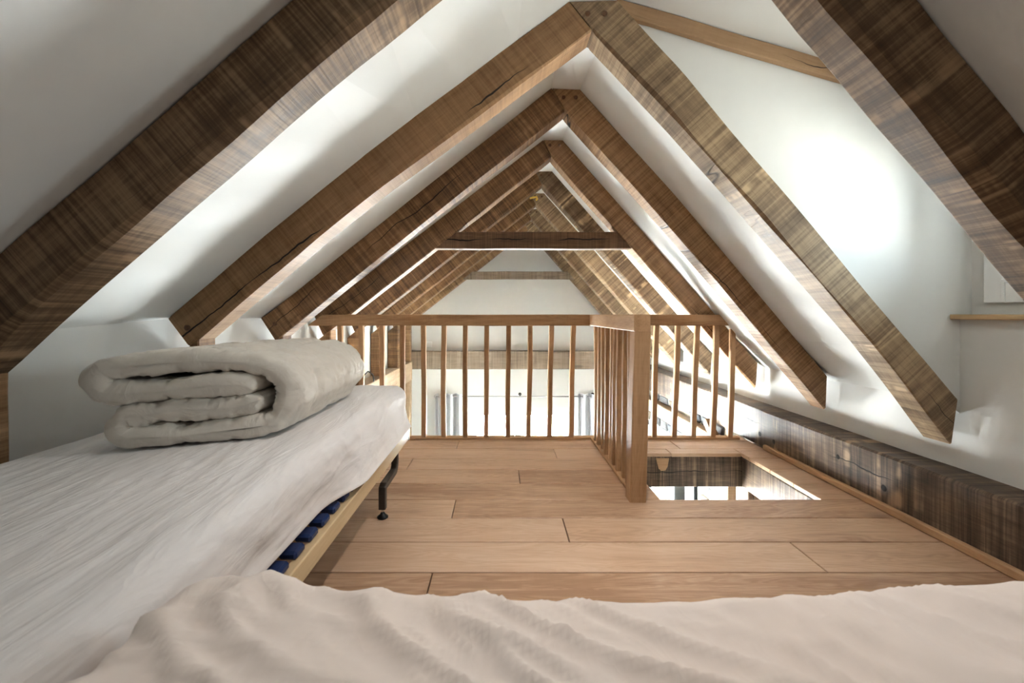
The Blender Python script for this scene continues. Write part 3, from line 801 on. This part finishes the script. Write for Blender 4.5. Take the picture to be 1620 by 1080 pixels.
def disp2(p, n_):
    up = max(0.0, n_.z)
    q = Vector((p.x, p.y, 0))
    a = 0.95
    u = p.x * math.cos(a) + p.y * math.sin(a); v = -p.x * math.sin(a) + p.y * math.cos(a)
    wp = noise.noise_vector(q * 4.0) * 0.05
    u += wp.x; v += wp.y
    w = max(0.0, ridged(Vector((u * 13, v * 3.6, 3.0))) - 0.50) ** 1.3 * 0.036 + max(0.0, ridged(Vector((u * 24 + 4, v * 9, 8.0))) - 0.6) * 0.016
    w += noise.noise(Vector((u * 22, v * 10, 6.0))) * 0.0018
    w *= 0.3 + 0.9 * (noise.noise(Vector((p.x * 5, p.y * 5, 1.0))) * 0.5 + 0.5)
    big = noise.noise(Vector((p.x * 3.1 + 0.4, p.y * 3, 5.0))) * 0.006
    sag = 0.020 * math.cos((p.x - 0.16) * 2.9) if -0.45 < p.x < 1.4 else 0.0
    k = 1.0 if n_.z > -0.2 else 0.0
    edge = noise.noise(Vector((p.x * 9, p.z * 6, 2.5))) * 0.006 * (1 - abs(n_.z)) * k
    w *= 0.30 + 0.70 * min(1.0, max(0.0, (0.58 - p.y) / 0.045))
    d_ = n_ * (w * max(up, 0.4 * k) + big * up + edge)
    hump = 0.011 * math.exp(-((p.x + 0.33) / 0.22) ** 2) + 0.010 * min(1.0, max(0.0, (p.x - 0.25) / 0.35)) + 0.008
    return d_ + Vector((0, 0, (hump - sag) * up))
soft_box('mattress', (-0.42, -0.25, 0.346), (1.50, 0.582, 0.545), 0.055, (260, 110, 18), M['sheet_peach'], disp2,
         'mattress with a rumpled cream fitted sheet across the foreground', 'mattress', 'sheeted mattresses')

# ------------------------------------------------------------------ folded duvet
def duvet():
    th = 0.066; z0 = 0.547
    def arc(cx, cz, r, a0, a1, n_):
        return [(cx + r * math.cos(math.radians(a0 + (a1 - a0) * k / n_)), cz + r * math.sin(math.radians(a0 + (a1 - a0) * k / n_))) for k in range(n_ + 1)]
    # centre line in (a, z): inner end, left fold, over the top, round the right side, bottom, left fold, inner end
    path = [(0.345, 0.138), (0.325, 0.150), (0.29, 0.155), (0.22, 0.152), (0.14, 0.148), (0.08, 0.150)]
    path += arc(0.055, 0.182, 0.031, 250, 110, 8)
    path += [(0.10, 0.216), (0.18, 0.222), (0.27, 0.222), (0.34, 0.214), (0.385, 0.196), (0.413, 0.165), (0.424, 0.13), (0.420, 0.09), (0.405, 0.055), (0.375, 0.034), (0.33, 0.031), (0.25, 0.030), (0.17, 0.030), (0.12, 0.030)]
    path += arc(0.09, 0.058, 0.027, 270, 100, 8)
    path += [(0.14, 0.092), (0.20, 0.094), (0.27, 0.091), (0.33, 0.096), (0.365, 0.112)]
    # resample smoothly
    P = [Vector((a, z)) for a, z in path]
    def cr(t):
        i = int(min(t, len(P) - 1.0001)); u = t - i
        p0, p1, p2, p3 = P[max(i - 1, 0)], P[i], P[i + 1], P[min(i + 2, len(P) - 1)]
        return 0.5 * ((2 * p1) + (p2 - p0) * u + (2 * p0 - 5 * p1 + 4 * p2 - p3) * u * u + (3 * p1 - p0 - 3 * p2 + p3) * u ** 3)
    dense = [cr(k / 400 * (len(P) - 1)) for k in range(401)]
    L = [0.0]
    for a, b_ in zip(dense, dense[1:]): L.append(L[-1] + (b_ - a).length)
    NP = 260; pts = []; j = 0
    for k in range(NP + 1):
        s = k / NP * L[-1]
        while j < 399 and L[j + 1] < s: j += 1
        pts.append(dense[j].lerp(dense[j + 1], (s - L[j]) / max(1e-9, L[j + 1] - L[j])))
    tot = L[-1]
    D = 0.62; NV = 90; rings = []
    def place(a, z, v):
        x = -1.060 + a * 1.03
        yf = 1.262 - (0.46 - a) * 0.40          # front edge runs towards the camera on the left
        y = yf + v * D * (1 - 0.12 * (0.46 - a) / 0.46)
        return Vector((x, y, z0 + z))
    for iv in range(NV + 1):
        v = iv / NV; v = v * v * (3 - 2 * v) * 0.35 + v * 0.65
        e = min(v, 1 - v) * D
        edge = math.sqrt(max(0.0, 1 - (1 - min(1, e / 0.028)) ** 2)) if e < 0.028 else 1.0
        edge = max(edge, 0.05)
        top, bot = [], []
        for k, p in enumerate(pts):
            s = k / NP * tot
            t = (pts[min(k + 1, NP)] - pts[max(k - 1, 0)]).normalized(); nn = Vector((-t.y, t.x))
            es = min(s, tot - s); endr = math.sqrt(max(0.0, 1 - (1 - min(1, es / 0.03)) ** 2)) if es < 0.03 else 1.0
            qs = abs(math.sin(math.pi * (s + 0.04) / 0.23)); qv = abs(math.sin(math.pi * (v * D + 0.10) / 0.24))
            puff = 0.76 + 0.26 * min(1.0, (qs * 2.2)) * min(1.0, qv * 2.2 + 0.2)
            q3 = Vector((s * 7, v * 4, 0.0))
            wr = noise.noise(q3) * 0.05 + - max(0, ridged(Vector((s * 13 + noise.noise(Vector((s * 5, v * 9, 1.0))), v * 5, 3.0))) - 0.62) * 0.55 * (0.25 + 0.75 * math.exp(-e / 0.07)) + noise.noise(Vector((s * 34, v * 12, 8.0))) * 0.07 * (0.3 + 0.7 * math.exp(-e / 0.1))
            puck = 0.10 * noise.noise(Vector((s * 30, 7.7, 2.0))) * math.exp(-e / 0.05) + 0.06 * math.sin(s * 95 + 4 * noise.noise(Vector((s * 4, 1, 1)))) * math.exp(-e / 0.035)
            h = th / 2 * edge * endr * (puff + wr + puck) + 0.0008
            wr -= max(0, ridged(Vector((s * 27 + 3, v * 11 + 2 * noise.noise(Vector((s * 6, v * 6, 4.0))), 13.0))) - 0.7) * 0.55
            h = th / 2 * edge * endr * (puff + wr + puck) + 0.0008
            wave = 0.007 * noise.noise(Vector((s * 5, v * 2.5, 11.0)))
            jit = (0.010 * noise.noise(Vector((s * 6, 4.4, 1.0))) + 0.006 * noise.noise(Vector((s * 17, 2.4, 1.0)))) * math.exp(-v * 6)
            a1, b1 = p + nn * (h + wave), p - nn * (h - wave)
            a1.y = max(a1.y, 0.0); b1.y = max(b1.y, 0.0)
            A = place(a1.x, a1.y, v); Bq = place(b1.x, b1.y, v); A.y += jit; Bq.y += jit
            top.append(A); bot.append(Bq)
        rings.append(top + bot[::-1])
    o = MB().rings(rings).build('folded_duvet', M['duvet'], None, Matrix.Translation((-0.85, 1.45, z0)), True)
    tag(o, 'thick ecru duvet folded into layers on the left mattress', 'duvet')
duvet()

# ------------------------------------------------------------------ far room: glazed door, curtains, stone wall
w = empty('window_2', ((GX0 + GX1) / 2, YF + 0.2, ZLOW)); tag(w, 'white double glazed door in the far gable wall', kind='structure')
frame_ring('outer_frame', w, M['paint'], 'y', YF + 0.16, YF + 0.24, GX0, GX1, ZLOW, GZ1, 0.06)
xm = 0.20
for (a, b_) in ((GX0 + 0.062, xm - 0.002), (xm + 0.002, GX1 - 0.062)):
    lf = frame_ring('leaf', w, M['paint'], 'y', YF + 0.17, YF + 0.225, a, b_, ZLOW + 0.062, GZ1 - 0.062, 0.085)
    MB().bbox(a + 0.086, b_ - 0.086, YF + 0.175, YF + 0.22, -1.55, -1.46, 0.003).build('glazing_bar', M['paint'], lf)
    MB().box(a + 0.08, b_ - 0.08, YF + 0.195, YF + 0.2, ZLOW + 0.14, GZ1 - 0.14).build('pane', M['glass'], lf)
w = empty('window_3', (1.98, (RY0 + RY1) / 2, RZ0)); tag(w, 'white window in the stone wall below the loft', kind='structure')
frame_ring('outer_frame', w, M['paint'], 'x', 1.96, 2.03, RY0, RY1, RZ0, RZ1, 0.06)
ymid = (RY0 + RY1) / 2
for (a, b_) in ((RY0 + 0.062, ymid - 0.002), (ymid + 0.002, RY1 - 0.062)):
    lf = frame_ring('sash', w, M['paint'], 'x', 1.965, 2.02, a, b_, RZ0 + 0.062, RZ1 - 0.062, 0.06)
    MB().box(1.99, 1.995, a + 0.055, b_ - 0.055, RZ0 + 0.11, RZ1 - 0.11).build('pane', M['glass'], lf)

w = empty('added_light_window', (XL - 0.1, (LY0 + LY1) / 2, ZLOW)); tag(w, 'unseen white glazed door added in the lower left wall for light', kind='structure')
frame_ring('outer_frame', w, M['paint'], 'x', XL - 0.16, XL - 0.09, LY0, LY1, ZLOW, LZ1, 0.06)  # this door is unseen and added to bring daylight into the lower room
for k in range(1):
    a = LY0 + 0.062; b_ = LY1 - 0.062
    lf = frame_ring('leaf', w, M['paint'], 'x', XL - 0.155, XL - 0.10, a, b_, ZLOW + 0.062, LZ1 - 0.062, 0.07)
    MB().box(XL - 0.13, XL - 0.125, a + 0.065, b_ - 0.065, ZLOW + 0.12, LZ1 - 0.12).build('pane', M['glass'], lf)

rod = empty('curtain_rod', (0.2, 6.05, -0.25)); tag(rod, 'thin steel curtain rod above the far glazed door', 'curtain rod')
MB().tube([(-0.92, 6.02, -0.25), (1.36, 6.02, -0.25)], 0.008, 10).build('pole', M['chrome'], rod, None, True)
for x in (-0.94, 1.36): MB().lathe((x, 6.02, -0.25), [(0.006, 0), (0.017, 0.004), (0.017, 0.016), (0.006, 0.02)], 12, 'x').build('finial', M['chrome'], rod, None, True)
for x in (-0.80, 0.265, 1.30):
    mb = MB().tube([(x, 6.02, -0.245), (x, YF - 0.001, -0.235)], 0.006, 8); mb.lathe((x, YF - 0.008, -0.235), [(0.022, 0), (0.022, 0.008)], 14, 'y'); mb.build('bracket', M['metal'], rod, None, True)
def curtain(x0, x1, folds, lab, seed):
    rs_f = []; nx, nz = 60, 10
    vs = []; fs = []
    for sgn in (0, 1):
        for iz in range(nz + 1):
            z = -0.215 - iz / nz * 2.1
            for ix in range(nx + 1):
                u = ix / nx; am = 0.045 * (1 + 0.1 * noise.noise(Vector((u * 5, iz * 0.4, seed))))
                x = x0 + u * (x1 - x0) + 0.01 * noise.noise(Vector((u * 4, iz * 0.5, seed + 3)))
                vs.append((x, 6.02 + am * math.sin(u * folds * 2 * math.pi) + sgn * 0.003, z))
    n1 = (nx + 1) * (nz + 1)
    for iz in range(nz):
        for ix in range(nx):
            a = iz * (nx + 1) + ix
            fs.append((a, a + 1, a + nx + 2, a + nx + 1)); fs.append((n1 + a, n1 + a + nx + 1, n1 + a + nx + 2, n1 + a + 1))
    o = link('curtain', vs, fs, M['curtain'], None, Matrix.Translation(((x0 + x1) / 2, 6.02, -2.315)), True)
    tag(o, lab, 'curtain', 'grey eyelet curtains')
    for k in range(folds * 2):
        u = k / (folds * 2); x = x0 + u * (x1 - x0)
        MB().lathe((x - 0.004, 6.02, -0.25), [(0.013, 0), (0.024, 0.001), (0.024, 0.007), (0.013, 0.008)], 14, 'x').build('eyelet', M['chrome'], o, None, True)
curtain(-0.925, -0.55, 3, 'grey eyelet curtain gathered at the left of the far door', 1.0)
curtain(1.08, 1.32, 2, 'grey eyelet curtain gathered at the right of the far door', 5.0)
mb = MB().bbox(-1.065, -0.985, YF - 0.011, YF - 0.0005, 0.43, 0.51, 0.003); o = mb.build('wall_switch', M['paint'])
tag(o, 'small white square switch plate on the gable wall above the tie beam', 'switch')
mb = MB().tube([(-1.30, 4.02, 0.27), (-1.28, 4.0, 0.33), (-1.25, 4.03, 0.365), (-1.22, 4.08, 0.33), (-1.215, 4.1, 0.27), (-1.225, 4.12, 0.252)], 0.006, 8)
tag(mb.build('cable', M['rubber'], None, Matrix.Translation((-1.25, 4.05, 0.25)), True), 'short black cable loop lying on the left wall beam', 'cable')
mb = MB().tube([(0.30, 4.502, 2.115), (0.335, 4.49, 2.12), (0.37, 4.485, 2.125), (0.375, 4.485, 2.10), (0.36, 4.488, 2.09)], 0.011, 8)
tag(mb.build('hook', M['yellow'], None, Matrix.Translation((0.34, 4.5, 2.1)), True), 'small yellow hook at the peak of the sixth rafter pair', 'hook')

# lower timber and posts in the stone wall
o = box_beam('wall_beam', (1.776, 3.22, -0.165), (1.776, YF - 0.08, -0.165), 0.086, 0.14, M['plate_pale'], n=24, chamfer=0.006, wob=0.004, seed=51)
tag(o, 'pale oak beam set along the stone wall under the right plate', 'beam')
o = box_beam('post', (1.779, 3.43, ZLOW), (1.779, 3.43, -0.24), 0.26, 0.08, M['plate_pale'], n=12, up=(1, 0, 0), seed=53)
tag(o, 'broad pale oak post against the stone wall below the stair opening', 'post')
o = box_beam('post', (1.75, 3.02, ZLOW), (1.75, 3.02, -0.225), 0.16, 0.12, M['collar'], n=12, up=(1, 0, 0), seed=55)
tag(o, 'dark oak post under the right end of the loft beam', 'post')
o = box_beam('brace', (1.735, 3.24, -0.30), (1.735, 3.62, 0.0), 0.05, 0.07, M['rafter'], n=8, seed=57)
tag(o, 'short brown oak brace under the right plate beyond the railing', 'brace')

sr = random.Random(11); proto = []
for k in range(7):
    bm = bmesh.new(); bmesh.ops.create_cube(bm, size=1.0)
    bmesh.ops.bevel(bm, geom=bm.edges[:], offset=0.16, segments=1, affect='EDGES')
    for v in bm.verts:
        v.co += noise.noise_vector(v.co * 2.1 + Vector((k * 5.0, 0, 0))) * 0.13
        if v.co.x < 0: pass
    me = bpy.data.meshes.new('stone'); bm.to_mesh(me); bm.free()
    me.materials.append((M['stone_a'], M['stone_b'], M['stone_c'])[k % 3]); proto.append(me)
z = -0.005; row = 0
while z > -1.75:
    h = sr.uniform(0.075, 0.13)
    y = 3.22 + sr.uniform(-0.1, 0.05)
    while y < YF - 0.05:
        l = sr.uniform(0.11, 0.30)
        y1 = min(y + l, YF - 0.02); zc = z - h / 2; ycn = (y + y1) / 2
        inwin = (y1 > RY0 - 0.01 and y < RY1 + 0.01 and zc - h / 2 < RZ1 + 0.01 and zc + h / 2 > RZ0 - 0.01)
        if not inwin and y1 - y > 0.06 and sr.random() < 0.9:
            o = bpy.data.objects.new('stone', sr.choice(proto)); COL.objects.link(o)
            put(o, Matrix.Translation((RWX + 0.012, ycn, zc)) @ Matrix.Rotation(sr.uniform(-0.05, 0.05), 4, 'X') @ Matrix.Diagonal((0.062, (y1 - y) - 0.018, h - 0.016, 1)), wall_stone)
        y = y1 + 0.004
    z -= h; row += 1

# ------------------------------------------------------------------ ceiling spotlight on the ridge between the first two rafters
lamp = empty('ceiling_spotlight', (0.36, 1.30, 2.20)); tag(lamp, 'small white ceiling spotlight at the ridge between the first two rafter pairs', 'lamp')
MB().lathe((0.36, 1.30, 2.20), [(0.055, 0.0), (0.055, -0.012), (0.02, -0.014)], 20).build('mount', M['paint'], lamp, None, True)
MB().lathe((0.36, 1.30, 2.19), [(0.045, -0.10), (0.045, 0.0), (0.043, 0.0), (0.043, -0.10)], 20).build('housing', M['paint'], lamp)
ld = bpy.data.lights.new('spotlight_bulb', 'SPOT'); ld.energy = LAMP_W; ld.spot_size = math.radians(105); ld.spot_blend = 1.0; ld.shadow_soft_size = 0.04; ld.color = (1.0, 0.93, 0.88)
lo_ = bpy.data.objects.new('spotlight_bulb', ld); COL.objects.link(lo_); lo_.parent = lamp; lo_.location = (0, 0, -0.115)
